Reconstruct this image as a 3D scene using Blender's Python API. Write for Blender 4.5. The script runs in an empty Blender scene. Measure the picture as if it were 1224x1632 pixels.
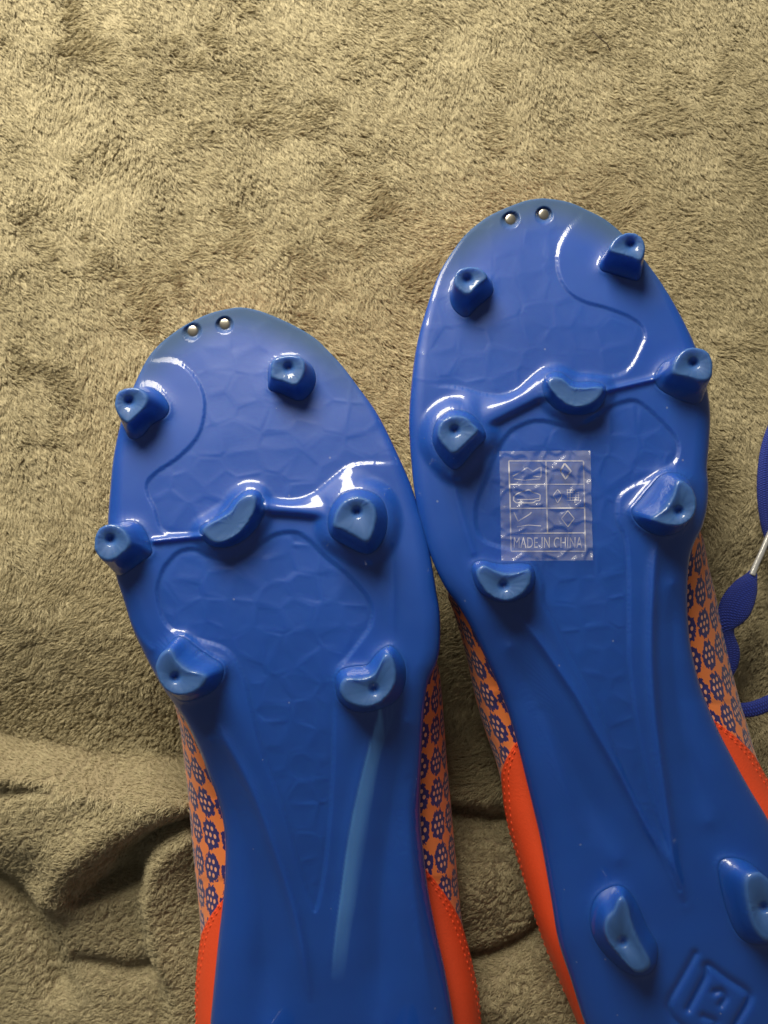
import bpy, bmesh, math, random
import numpy as np
from mathutils import Vector

# ------------------------------------------------------------------ camera, world, lamps, exposure
S = bpy.context.scene
H, F = 0.305, 1226.0                      # camera height over the blanket (m); focal length in photo pixels
cam_d = bpy.data.cameras.new('camera')
cam_d.sensor_fit = 'HORIZONTAL'; cam_d.sensor_width = 36.0; cam_d.lens = 36.0 * F / 1224.0
cam_d.clip_start = 0.01; cam_d.clip_end = 20.0
cam = bpy.data.objects.new('camera', cam_d); S.collection.objects.link(cam)
cam.location = (0, 0, H)
cam_d.dof.use_dof = True; cam_d.dof.focus_distance = 0.252; cam_d.dof.aperture_fstop = 15.0
S.camera = cam

W = bpy.data.worlds.new('World'); S.world = W; W.use_nodes = True
W.node_tree.nodes['Background'].inputs[0].default_value = (1.0, 0.95, 0.86, 1)
W.node_tree.nodes['Background'].inputs[1].default_value = 0.105

def lamp(name, loc, target, size, power, colour, spread=180):
    d = bpy.data.lights.new(name, 'AREA'); d.shape = 'DISK'; d.size = size; d.energy = power; d.color = colour
    d.spread = math.radians(spread)
    o = bpy.data.objects.new(name, d); S.collection.objects.link(o); o.location = loc
    o.rotation_euler = (Vector(target) - Vector(loc)).to_track_quat('-Z', 'Y').to_euler()
    return o
lamp('room_lamp', (-0.19, 0.57, 0.40), (-0.14, 0.22, 0.0), 0.38, 6.0, (1.0, 0.91, 0.72), 130)

S.view_settings.view_transform = 'Standard'; S.view_settings.look = 'None'
S.view_settings.exposure = 0.0; S.view_settings.gamma = 1.0

# ------------------------------------------------------------------ helpers
rng = np.random.default_rng(7)
def unproj(px, py, z):                    # photo position on the level z (m) -> world
    k = (H - z) / F
    return np.stack([(np.asarray(px) - 612.0) * k, (816.0 - np.asarray(py)) * k, np.asarray(z) + 0 * np.asarray(px)], -1)

def smooth(a, b, x):
    t = np.clip((x - a) / (b - a), 0, 1); return t * t * (3 - 2 * t)

def catmull(pts, closed=False, sub=8):
    P = np.asarray(pts, float); n = len(P)
    if closed: Q = np.vstack([P[-1], P, P[0], P[1]])
    else: Q = np.vstack([2 * P[0] - P[1], P, 2 * P[-1] - P[-2]])
    out = []
    for i in range(len(Q) - 3):
        p0, p1, p2, p3 = Q[i:i + 4]
        t = np.linspace(0, 1, sub, endpoint=False)[:, None]
        out.append(0.5 * ((2 * p1) + (-p0 + p2) * t + (2 * p0 - 5 * p1 + 4 * p2 - p3) * t ** 2 + (-p0 + 3 * p1 - 3 * p2 + p3) * t ** 3))
    out = np.vstack(out)
    return out if closed else np.vstack([out, P[-1]])

def seg_dist(X, Y, P, closed, far):
    """distance to a polyline (and inside flag when closed), only near its bounding box"""
    d = np.full(X.shape, far); ins = np.zeros(X.shape, bool)
    m = (X > P[:, 0].min() - far) & (X < P[:, 0].max() + far) & (Y > P[:, 1].min() - far) & (Y < P[:, 1].max() + far)
    x, y = X[m], Y[m]
    if x.size == 0: return d, ins
    dd = np.full(x.shape, far * far); ii = np.zeros(x.shape, bool)
    n = len(P)
    for i in range(n if closed else n - 1):
        ax, ay = P[i]; bx, by = P[(i + 1) % n]
        ex, ey = bx - ax, by - ay; L2 = ex * ex + ey * ey
        if L2 < 1e-9: continue
        t = np.clip(((x - ax) * ex + (y - ay) * ey) / L2, 0, 1)
        dd = np.minimum(dd, (x - ax - t * ex) ** 2 + (y - ay - t * ey) ** 2)
        if closed and ay != by:
            c = ((ay > y) != (by > y)) & (x < ex * (y - ay) / (by - ay) + ax)
            ii ^= c
    d[m] = np.sqrt(dd); ins[m] = ii
    return d, ins

def sdf(X, Y, P, far=60.0):               # positive inside
    d, i = seg_dist(X, Y, P, True, far)
    return np.where(i, d, -d)

def perlin(x, y, seed=0):
    r = np.random.default_rng(seed); a = r.random((256, 256)) * 2 * np.pi
    gx, gy = np.cos(a), np.sin(a)
    x0 = np.floor(x).astype(int); y0 = np.floor(y).astype(int); fx, fy = x - x0, y - y0
    def g(ix, iy, dx, dy): return gx[ix % 256, iy % 256] * dx + gy[ix % 256, iy % 256] * dy
    u = fx ** 3 * (fx * (fx * 6 - 15) + 10); v = fy ** 3 * (fy * (fy * 6 - 15) + 10)
    a0 = g(x0, y0, fx, fy) * (1 - u) + g(x0 + 1, y0, fx - 1, fy) * u
    a1 = g(x0, y0 + 1, fx, fy - 1) * (1 - u) + g(x0 + 1, y0 + 1, fx - 1, fy - 1) * u
    return 1.5 * (a0 * (1 - v) + a1 * v)

def voronoi(x, y, seed):
    """F1, F2, id hash of the nearest cell and offset to its centre"""
    r = np.random.default_rng(seed); jx, jy, tx, ty = (r.random((128, 128)) for _ in range(4))
    xi = np.floor(x).astype(int); yi = np.floor(y).astype(int)
    f1 = np.full(x.shape, 9.0); f2 = np.full(x.shape, 9.0); ox = np.zeros(x.shape); oy = ox.copy(); hx = ox.copy(); hy = ox.copy()
    for i in (-1, 0, 1):
        for j in (-1, 0, 1):
            cx, cy = xi + i, yi + j; k = (cx % 128, cy % 128)
            dx = x - (cx + 0.15 + 0.7 * jx[k]); dy = y - (cy + 0.15 + 0.7 * jy[k]); d = np.hypot(dx, dy)
            n = d < f1
            f2 = np.where(n, f1, np.minimum(f2, d)); f1 = np.where(n, d, f1)
            ox = np.where(n, dx, ox); oy = np.where(n, dy, oy); hx = np.where(n, tx[k], hx); hy = np.where(n, ty[k], hy)
    return f1, f2, ox, oy, hx, hy

def mesh_obj(name, verts, faces, mat, parent=None, attrs=None, uv=None, smooth_shade=True):
    me = bpy.data.meshes.new(name)
    verts = np.asarray(verts, np.float32).reshape(-1, 3)
    if isinstance(faces, np.ndarray):
        nf, k = faces.shape
        me.vertices.add(len(verts)); me.vertices.foreach_set('co', verts.ravel())
        me.loops.add(nf * k); me.loops.foreach_set('vertex_index', faces.astype(np.int32).ravel())
        me.polygons.add(nf); me.polygons.foreach_set('loop_start', np.arange(0, nf * k, k, dtype=np.int32))
        me.update(calc_edges=True)
    else:
        me.from_pydata([tuple(map(float, v)) for v in verts], [], [tuple(map(int, f)) for f in faces])
        bm = bmesh.new(); bm.from_mesh(me); bmesh.ops.recalc_face_normals(bm, faces=bm.faces[:]); bm.to_mesh(me); bm.free()
    for k, v in (attrs or {}).items():
        a = me.attributes.new(k, 'FLOAT', 'POINT'); a.data.foreach_set('value', np.asarray(v, np.float32).ravel())
    if uv is not None:
        l = me.uv_layers.new(name='UVMap'); vi = np.empty(len(me.loops), np.int32); me.loops.foreach_get('vertex_index', vi)
        l.data.foreach_set('uv', np.asarray(uv, np.float32).reshape(-1, 2)[vi].ravel())
    me.validate()
    me.polygons.foreach_set('use_smooth', np.full(len(me.polygons), smooth_shade))
    me.materials.append(mat)
    o = bpy.data.objects.new(name, me); S.collection.objects.link(o)
    if parent is not None:
        o.parent = parent; o.matrix_parent_inverse = parent.matrix_world.inverted()
    return o

def grid_faces(nr, nc, wrap=False):
    c = nc if wrap else nc - 1
    i, j = np.meshgrid(np.arange(nr - 1), np.arange(c), indexing='ij'); j2 = (j + 1) % nc
    return np.stack([i * nc + j, (i + 1) * nc + j, (i + 1) * nc + j2, i * nc + j2], -1).reshape(-1, 4)

def Zm(ox, oy, s, pts): return [(ox + x / s, oy + y / s) for x, y in pts]

def empty(name, loc):
    o = bpy.data.objects.new(name, None); S.collection.objects.link(o); o.location = loc; o.empty_display_size = 0.02
    bpy.context.view_layer.update(); return o

# ------------------------------------------------------------------ materials
def new_mat(name):
    m = bpy.data.materials.new(name); m.use_nodes = True
    return m, m.node_tree.nodes, m.node_tree.links, m.node_tree.nodes['Principled BSDF']
def setp(b, **k):
    for n, v in k.items(): b.inputs[n.replace('_', ' ')].default_value = v
def nmix(N, L, fac, a, b):
    m = N.new('ShaderNodeMix'); m.data_type = 'RGBA'
    for i, v in ((0, fac), (6, a), (7, b)):
        if hasattr(v, 'is_output'): L.new(v, m.inputs[i])
        else: m.inputs[i].default_value = v
    return m.outputs[2]
def nmath(N, L, op, a, b=None, c=None):
    m = N.new('ShaderNodeMath'); m.operation = op
    for i, v in enumerate((a, b, c)):
        if v is None: continue
        if hasattr(v, 'is_output'): L.new(v, m.inputs[i])
        else: m.inputs[i].default_value = v
    return m.outputs[0]
def nattr(N, name):
    a = N.new('ShaderNodeAttribute'); a.attribute_name = name; return a.outputs['Fac']

def tpu_material():
    m, N, L, b = new_mat('blue_moulded_plastic')
    tc = N.new('ShaderNodeTexCoord')
    n1 = N.new('ShaderNodeTexNoise'); n1.inputs['Scale'].default_value = 30; n1.inputs['Detail'].default_value = 4; L.new(tc.outputs['Object'], n1.inputs['Vector'])
    col = nmix(N, L, n1.outputs['Fac'], (0.002, 0.054, 0.34, 1), (0.004, 0.073, 0.42, 1))
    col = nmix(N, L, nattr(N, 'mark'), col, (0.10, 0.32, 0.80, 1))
    col = nmix(N, L, nattr(N, 'patina'), col, (0.03, 0.075, 0.15, 1))
    vo = N.new('ShaderNodeTexVoronoi'); vo.inputs['Scale'].default_value = 230; L.new(tc.outputs['Object'], vo.inputs['Vector'])
    sx = N.new('ShaderNodeSeparateColor'); L.new(vo.outputs['Color'], sx.inputs[0])
    speck = nmath(N, L, 'MULTIPLY', nmath(N, L, 'LESS_THAN', vo.outputs['Distance'], 0.085), nmath(N, L, 'GREATER_THAN', sx.outputs[0], 0.90))
    col = nmix(N, L, nmath(N, L, 'MULTIPLY', speck, 0.22), col, (0.45, 0.47, 0.50, 1))
    col = nmix(N, L, nattr(N, 'frost'), col, (0.026, 0.10, 0.32, 1))
    L.new(col, b.inputs['Base Color'])
    n2 = N.new('ShaderNodeTexNoise'); n2.inputs['Scale'].default_value = 90; n2.inputs['Detail'].default_value = 6; L.new(tc.outputs['Object'], n2.inputs['Vector'])
    r = nmath(N, L, 'MULTIPLY_ADD', n2.outputs['Fac'], 0.2, 0.42)
    r = nmath(N, L, 'MULTIPLY_ADD', nattr(N, 'frost'), 0.12, r)
    r = nmath(N, L, 'MULTIPLY_ADD', nattr(N, 'patina'), 0.3, r)
    L.new(r, b.inputs['Roughness'])
    setp(b, Specular_IOR_Level=0.55, Coat_Weight=0.7, Coat_Roughness=0.05, Subsurface_Weight=0.5, Subsurface_Scale=0.007)
    L.new(nmath(N, L, 'MULTIPLY_ADD', nattr(N, 'patina'), -0.8, 0.7), b.inputs['Coat Weight'])
    b.inputs['Subsurface Radius'].default_value = (0.2, 0.5, 1.0)
    n3 = N.new('ShaderNodeTexNoise'); n3.inputs['Scale'].default_value = 900; n3.inputs['Detail'].default_value = 3; L.new(tc.outputs['Object'], n3.inputs['Vector'])
    bp = N.new('ShaderNodeBump'); bp.inputs['Strength'].default_value = 0.025; bp.inputs['Distance'].default_value = 0.0004
    L.new(n3.outputs['Fac'], bp.inputs['Height']); L.new(bp.outputs[0], b.inputs['Normal'])
    return m
TPU = tpu_material()

def upper_material():
    m, N, L, b = new_mat('orange_printed_textile')
    uv = N.new('ShaderNodeUVMap'); uv.uv_map = 'UVMap'
    sp = N.new('ShaderNodeSeparateXYZ'); L.new(uv.outputs[0], sp.inputs[0])
    P = 9.6
    nx = N.new('ShaderNodeTexNoise'); nx.inputs['Scale'].default_value = 0.8; nx.inputs['Detail'].default_value = 2; L.new(uv.outputs[0], nx.inputs['Vector'])
    def cell(o, k):
        q = nmath(N, L, 'DIVIDE', o, P); q = nmath(N, L, 'FRACT', q); q = nmath(N, L, 'SUBTRACT', q, 0.5)
        return nmath(N, L, 'MULTIPLY', q, P)
    # rows shear a little so that the motifs run obliquely across the side
    vx = nmath(N, L, 'MULTIPLY_ADD', sp.outputs[1], 0.22, sp.outputs[0])
    x, y = cell(vx, 0), cell(sp.outputs[1], 1)
    wob = nmath(N, L, 'MULTIPLY_ADD', nx.outputs['Fac'], 3.4, -1.7)
    r = nmath(N, L, 'SQRT', nmath(N, L, 'ADD', nmath(N, L, 'MULTIPLY', x, x), nmath(N, L, 'MULTIPLY', y, y)))
    th = nmath(N, L, 'ARCTAN2', y, x)
    spikes = nmath(N, L, 'MULTIPLY', nmath(N, L, 'COSINE', nmath(N, L, 'MULTIPLY', th, 7.0)), 0.22)
    edge = nmath(N, L, 'ADD', nmath(N, L, 'ADD', spikes, wob), 4.35)
    inside = nmath(N, L, 'LESS_THAN', r, edge)
    # six holes round a middle one
    a6 = nmath(N, L, 'SUBTRACT', nmath(N, L, 'MULTIPLY', nmath(N, L, 'FRACT', nmath(N, L, 'DIVIDE', nmath(N, L, 'ADD', th, 10 * math.pi), math.pi / 3)), math.pi / 3), math.pi / 6)
    hx = nmath(N, L, 'SUBTRACT', nmath(N, L, 'MULTIPLY', r, nmath(N, L, 'COSINE', a6)), 2.3)
    hy = nmath(N, L, 'MULTIPLY', r, nmath(N, L, 'SINE', a6))
    dh = nmath(N, L, 'SQRT', nmath(N, L, 'ADD', nmath(N, L, 'MULTIPLY', hx, hx), nmath(N, L, 'MULTIPLY', hy, hy)))
    hole = nmath(N, L, 'LESS_THAN', nmath(N, L, 'MINIMUM', dh, r), 0.66)
    ink = nmath(N, L, 'MULTIPLY', inside, nmath(N, L, 'SUBTRACT', 1.0, hole))
    w = N.new('ShaderNodeTexNoise'); w.inputs['Scale'].default_value = 3.0; L.new(uv.outputs[0], w.inputs['Vector'])
    orange = nmix(N, L, w.outputs['Fac'], (1.0, 0.22, 0.045, 1), (1.0, 0.30, 0.08, 1))
    peach = nmix(N, L, hole, orange, (1.0, 0.45, 0.27, 1))
    pt = nmix(N, L, inside, orange, peach)
    L.new(nmix(N, L, ink, pt, (0.022, 0.017, 0.17, 1)), b.inputs['Base Color'])
    setp(b, Roughness=0.62, Sheen_Weight=0.15)
    wv = N.new('ShaderNodeTexWave'); wv.inputs['Scale'].default_value = 1.1; wv.inputs['Distortion'].default_value = 1.0; L.new(uv.outputs[0], wv.inputs['Vector'])
    bp = N.new('ShaderNodeBump'); bp.inputs['Strength'].default_value = 0.1; bp.inputs['Distance'].default_value = 0.0003
    L.new(wv.outputs['Fac'], bp.inputs['Height']); L.new(bp.outputs[0], b.inputs['Normal'])
    return m
UPPER = upper_material()

def plain(name, col, rough, metal=0.0, bump=0, bscale=500, coat=0.0, var=0.15):
    m, N, L, b = new_mat(name)
    tc = N.new('ShaderNodeTexCoord'); n = N.new('ShaderNodeTexNoise'); n.inputs['Scale'].default_value = bscale; n.inputs['Detail'].default_value = 4
    L.new(tc.outputs['Object'], n.inputs['Vector'])
    c2 = tuple(c * (1 - var) for c in col)
    L.new(nmix(N, L, n.outputs['Fac'], (*c2, 1), (*col, 1)), b.inputs['Base Color'])
    setp(b, Roughness=rough, Metallic=metal, Coat_Weight=coat)
    if bump:
        bp = N.new('ShaderNodeBump'); bp.inputs['Strength'].default_value = bump; bp.inputs['Distance'].default_value = 0.0004
        L.new(n.outputs['Fac'], bp.inputs['Height']); L.new(bp.outputs[0], b.inputs['Normal'])
    return m
RED = plain('fluorescent_red_textile', (1.0, 0.10, 0.028), 0.5, bump=0.25, bscale=1400)
STEEL = plain('polished_steel', (0.66, 0.62, 0.55), 0.27, metal=1.0)
AGLET = plain('clear_white_plastic', (0.42, 0.43, 0.45), 0.2, coat=0.6)
THREAD = plain('dark_thread', (0.05, 0.035, 0.02), 0.8)
PRINT = plain('white_print', (0.62, 0.61, 0.66), 0.45)
def thin_ink(m):
    N, L = m.node_tree.nodes, m.node_tree.links; out = N['Material Output']; b = N['Principled BSDF']
    tr = N.new('ShaderNodeBsdfTransparent'); mx = N.new('ShaderNodeMixShader'); n = N.new('ShaderNodeTexNoise'); n.inputs['Scale'].default_value = 160; tc = N.new('ShaderNodeTexCoord'); L.new(tc.outputs['Object'], n.inputs['Vector'])
    L.new(nmath(N, L, 'MULTIPLY_ADD', n.outputs['Fac'], 1.5, -0.28), mx.inputs[0]); L.new(tr.outputs[0], mx.inputs[1]); L.new(b.outputs[0], mx.inputs[2]); L.new(mx.outputs[0], out.inputs[0])
thin_ink(PRINT)

def lace_material():
    m, N, L, b = new_mat('navy_knit_lace')
    uv = N.new('ShaderNodeUVMap'); uv.uv_map = 'UVMap'
    def wave(rot, sc):
        mp = N.new('ShaderNodeMapping'); mp.inputs['Rotation'].default_value = (0, 0, rot); L.new(uv.outputs[0], mp.inputs[0])
        w = N.new('ShaderNodeTexWave'); w.inputs['Scale'].default_value = sc; w.inputs['Distortion'].default_value = 0.6; L.new(mp.outputs[0], w.inputs['Vector'])
        return w.outputs['Fac']
    h = nmath(N, L, 'MULTIPLY', wave(0.5, 0.42), wave(-0.5, 0.42))
    L.new(nmix(N, L, h, (0.005, 0.018, 0.20, 1), (0.025, 0.065, 0.55, 1)), b.inputs['Base Color'])
    bp = N.new('ShaderNodeBump'); bp.inputs['Strength'].default_value = 0.8; bp.inputs['Distance'].default_value = 0.0005
    L.new(h, bp.inputs['Height']); L.new(bp.outputs[0], b.inputs['Normal'])
    setp(b, Roughness=0.7, Sheen_Weight=0.05)
    return m
LACE = lace_material()

def film_material():
    m, N, L, b = new_mat('clear_plastic_film')
    out = N['Material Output']
    setp(b, Base_Color=(0.75, 0.75, 0.80, 1), Roughness=0.16, Specular_IOR_Level=0.9, Coat_Weight=0.6, Coat_Roughness=0.05)
    tr = N.new('ShaderNodeBsdfTransparent'); mx = N.new('ShaderNodeMixShader')
    tc = N.new('ShaderNodeTexCoord'); n = N.new('ShaderNodeTexNoise'); n.inputs['Scale'].default_value = 110; n.inputs['Detail'].default_value = 3
    L.new(tc.outputs['Object'], n.inputs['Vector'])
    L.new(nmath(N, L, 'MULTIPLY_ADD', n.outputs['Fac'], 0.20, 0.02), mx.inputs[0])
    L.new(tr.outputs[0], mx.inputs[1]); L.new(b.outputs[0], mx.inputs[2]); L.new(mx.outputs[0], out.inputs[0])
    return m
FILM = film_material()

def pile_material():
    m, N, L, b = new_mat('olive_plush_pile')
    hi = N.new('ShaderNodeHairInfo')
    c = nmix(N, L, nattr(N, 'tone'), (0.31, 0.262, 0.148, 1), (0.54, 0.476, 0.305, 1))
    L.new(c, b.inputs['Base Color'])
    setp(b, Roughness=0.55, Sheen_Weight=0.25)
    b.inputs['Specular IOR Level'].default_value = 0.35
    return m
PILE = pile_material()
BACKING = plain('blanket_backing', (0.36, 0.30, 0.19), 0.9, bump=0.6, bscale=700, var=0.5)

# ------------------------------------------------------------------ blanket (the surface everything lies on)
def blanket_h(X, Y):
    """height in metres over photo coordinates taken at the z = 0 level"""
    h = 1.6 * perlin(X / 330, Y / 330, 3) + 0.8 * perlin(X / 120, Y / 120, 4)
    def step(line, amp, rise, decay):      # cloth lying over: sharp lip on the line, high on its right-hand side, fading
        P = catmull(line, sub=6); d, _ = seg_dist(X, Y, P, False, decay * 3.0)
        k = np.argmin((X[..., None] - P[None, ::3, 0]) ** 2 + (Y[..., None] - P[None, ::3, 1]) ** 2, -1) if X.ndim == 1 else None
        T = np.gradient(P[::3], axis=0)[k]; V = np.stack([X, Y], -1) - P[::3][k]
        s = np.sign(T[..., 0] * V[..., 1] - T[..., 1] * V[..., 0]); sd = d * s
        end = np.minimum(k, len(P[::3]) - 1 - k)
        return amp * smooth(-rise, rise, sd) * np.exp(-np.maximum(sd, 0) / decay) * smooth(0, 3, end + 0.8)
    def groove(line, amp, w):
        d, _ = seg_dist(X, Y, catmull(line, sub=6), False, w * 4)
        return -amp * np.exp(-(d / w) ** 2)
    h = h + step([(-140, 1180), (0, 1207), (70, 1217), (150, 1234), (240, 1240), (330, 1236), (400, 1220)], 26, 24, 150)
    h = h - 13 * smooth(960, 1210, Y - 0.09 * X) * smooth(470, 330, X)
    h = h + groove([(-140, 1266), (0, 1254), (60, 1247), (130, 1240)], 3.0, 16)
    va = catmull([(330, 1278), (275, 1300), (215, 1333), (150, 1398), (112, 1446), (160, 1440), (222, 1420), (236, 1370), (262, 1330), (320, 1300)], True)
    h = h - 13 * smooth(-18, 30, sdf(X, Y, va, 80))
    h = h - groove([(340, 1250), (265, 1278), (200, 1308), (125, 1368), (80, 1430)], 8, 34)
    h = h + step([(262, 1700), (256, 1632), (240, 1530), (227, 1450), (233, 1395), (252, 1350), (300, 1308), (340, 1296)], 12, 22, 140)
    h = h + groove([(110, 1562), (180, 1574), (246, 1580), (262, 1650)], 4.5, 20)
    h = h + groove([(-40, 1400), (10, 1450), (45, 1520), (70, 1600)], 8, 26)
    h = h + 7 * np.exp(-((X - 60) / 130) ** 2 - ((Y - 1330) / 70) ** 2)
    h = h + groove([(690, 1280), (740, 1290), (800, 1308), (850, 1300)], 5, 15)
    h = h + 8 * np.exp(-((X - 750) / 80) ** 2 - ((Y - 1400) / 75) ** 2) + 6 * np.exp(-((X - 745) / 60) ** 2 - ((Y - 1260) / 22) ** 2)
    h = h + groove([(700, 1538), (745, 1534), (800, 1520), (870, 1478), (910, 1440)], 7, 17)
    h = h + 5 * np.exp(-((X - 790) / 90) ** 2 - ((Y - 1590) / 50) ** 2)
    h = h - 2.5 * smooth(200, 420, Y) * 0
    return h * 0.001

def px0(x, y): return 612 + x * F / H, 816 - y * F / H

def build_blanket():
    root_x = np.linspace(-0.235, 0.235, 330); root_y = np.linspace(0.285, -0.285, 400)
    GX, GY = np.meshgrid(root_x, root_y); PX, PY = px0(GX, GY)
    Z = blanket_h(PX.ravel(), PY.ravel()).reshape(GX.shape)
    V = np.stack([GX, GY, Z], -1)
    # a doubled edge below closes the cloth to a thickness
    f = grid_faces(400, 330)
    V2 = V.copy(); V2[..., 2] -= 0.006
    n = 400 * 330
    idx = np.arange(n).reshape(400, 330)
    ring = np.concatenate([idx[0, :-1], idx[:-1, -1], idx[-1, :0:-1], idx[:0:-1, 0]])
    nxt = np.roll(ring, -1)
    sides = np.stack([ring, nxt, nxt + n, ring + n], -1)
    o = mesh_obj('blanket', np.concatenate([V.reshape(-1, 3), V2.reshape(-1, 3)]), np.concatenate([f, f[:, ::-1] + n, sides]), BACKING)
    o['label'] = 'olive brown plush fleece blanket with folds, spread under both boots'
    o['category'] = 'blanket'
    # bilinear lookups
    def look(A, x, y):
        u = np.clip((x + 0.235) / 0.47 * 329, 0, 328.999); v = np.clip((0.285 - y) / 0.57 * 399, 0, 398.999)
        i = v.astype(int); j = u.astype(int); a = v - i; b = u - j
        return (A[i, j] * (1 - a) * (1 - b) + A[i + 1, j] * a * (1 - b) + A[i, j + 1] * (1 - a) * b + A[i + 1, j + 1] * a * b)
    dzx = np.gradient(Z, root_x, axis=1); dzy = np.gradient(Z, root_y, axis=0)
    return o, Z, dzx, dzy, look

blanket, BZ, BDX, BDY, look = build_blanket()

def build_pile(skip_polys):
    r = np.random.default_rng(11)
    step = 0.00052
    xs = np.arange(-0.185, 0.185, step); ys = np.arange(-0.235, 0.235, step)
    X, Y = np.meshgrid(xs, ys); X = X.ravel(); Y = Y.ravel()
    X = X + r.uniform(-.6, .6, X.size) * step; Y = Y + r.uniform(-.6, .6, Y.size) * step
    PX, PY = px0(X, Y)
    keep = np.ones(X.size, bool)
    for P, inset in skip_polys: keep &= sdf(PX, PY, P, 120) < inset
    X, Y, PX, PY = X[keep], Y[keep], PX[keep], PY[keep]; n = X.size
    z = look(BZ, X, Y); gx = look(BDX, X, Y); gy = look(BDY, X, Y)
    N = np.stack([-gx, -gy, np.ones(n)], -1); N /= np.linalg.norm(N, axis=1)[:, None]
    folds = smooth(1165, 1225, PY - 0.1 * PX + 20 * perlin(PX / 60, PY / 60, 9))        # lower part: shorter curled nap
    # brushed direction: broad swirls, with patches stroked against them
    big = perlin(PX / 260, PY / 260, 21) + 0.5 * perlin(PX / 110, PY / 110, 22)
    flip = 0.8 * smooth(0.25, 0.55, perlin(PX / 150 + 7, PY / 120, 23) + 0.6 * perlin(PX / 45, PY / 45, 24) + 0.35 * perlin(PX / 18, PY / 18, 27))
    th = math.radians(-55) + 0.9 * big + 1.1 * flip + 0.35 * perlin(PX / 38, PY / 38, 25) + r.normal(0, 0.25, n) - 1.9 * smooth(650, 1050, PY)
    lean = np.clip(0.80 + 0.30 * perlin(PX / 70, PY / 70, 26) - 0.14 * flip + r.normal(0, 0.08, n), 0.3, 1.05)
    band = smooth(1040, 1150, PY) * (1 - folds) * smooth(420, 330, PX)           # nap standing upright just before the fold
    lean = lean * (1 - 0.75 * band)
    Ln = (0.0046 - 0.0018 * folds) * (1 + 0.22 * perlin(PX / 30, PY / 30, 28)) * r.uniform(0.75, 1.15, n)
    # clumps: strands of a tuft share direction and close towards its tip
    cs = 0.0017
    _, _, ox, oy, hx, hy = voronoi(X / cs + 300, Y / cs + 300, 5)
    th = th + (hx - 0.5) * (0.7 + 1.6 * folds); lean = np.clip(lean + (hy - 0.5) * 0.35, 0.2, 1.1)
    D = np.stack([np.cos(th), np.sin(th), np.zeros(n)], -1); D -= N * (D * N).sum(1)[:, None]
    side = np.cross(N, D)
    K = 5; t = np.linspace(0, 1, K)
    curl = (r.random(n) - 0.5) * (0.5 + 0.9 * folds)
    pos = np.zeros((n, K, 3)); root = np.stack([X, Y, z - 0.0004], -1)
    for k in range(K):
        s = t[k]
        up = np.sin(np.clip(1.57 - lean * 1.45 * s, 0, 2)) * 0 + s * (1 - 0.62 * lean * s)
        fw = lean * s ** 1.35
        pos[:, k] = root + Ln[:, None] * (N * (up * 0.72)[:, None] + D * fw[:, None] + side * (curl * s * s * 0.5)[:, None])
        pos[:, k, 0] -= ox * cs * 0.5 * s; pos[:, k, 1] -= oy * cs * 0.5 * s
    cu = bpy.data.hair_curves.new('pile'); cu.add_curves([K] * n)
    cu.attributes['position'].data.foreach_set('vector', pos.astype(np.float32).ravel())
    rad = (0.000125 * np.array([1.0, 1.0, 0.95, 0.75, 0.35]))[None, :] * r.uniform(0.7, 1.2, n)[:, None]
    a = cu.attributes.get('radius') or cu.attributes.new('radius', 'FLOAT', 'POINT')
    a.data.foreach_set('value', rad.astype(np.float32).ravel())
    tone = np.clip(0.5 + 0.14 * (hx - 0.5) * 2 + r.normal(0, 0.12, n) + 0.16 * perlin(PX / 200, PY / 200, 31), 0, 1)
    ta = cu.attributes.new('tone', 'FLOAT', 'CURVE'); ta.data.foreach_set('value', tone.astype(np.float32))
    cu.materials.append(PILE)
    o = bpy.data.objects.new('pile', cu); S.collection.objects.link(o); o.parent = blanket; o['kind'] = 'stuff'
    return o

# ------------------------------------------------------------------ the boots
def y_chain(pts, sub=10):
    P = catmull(pts, sub=sub); y = np.maximum.accumulate(P[:, 1]); return y + np.arange(len(y)) * 1e-6, P[:, 0]

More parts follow.
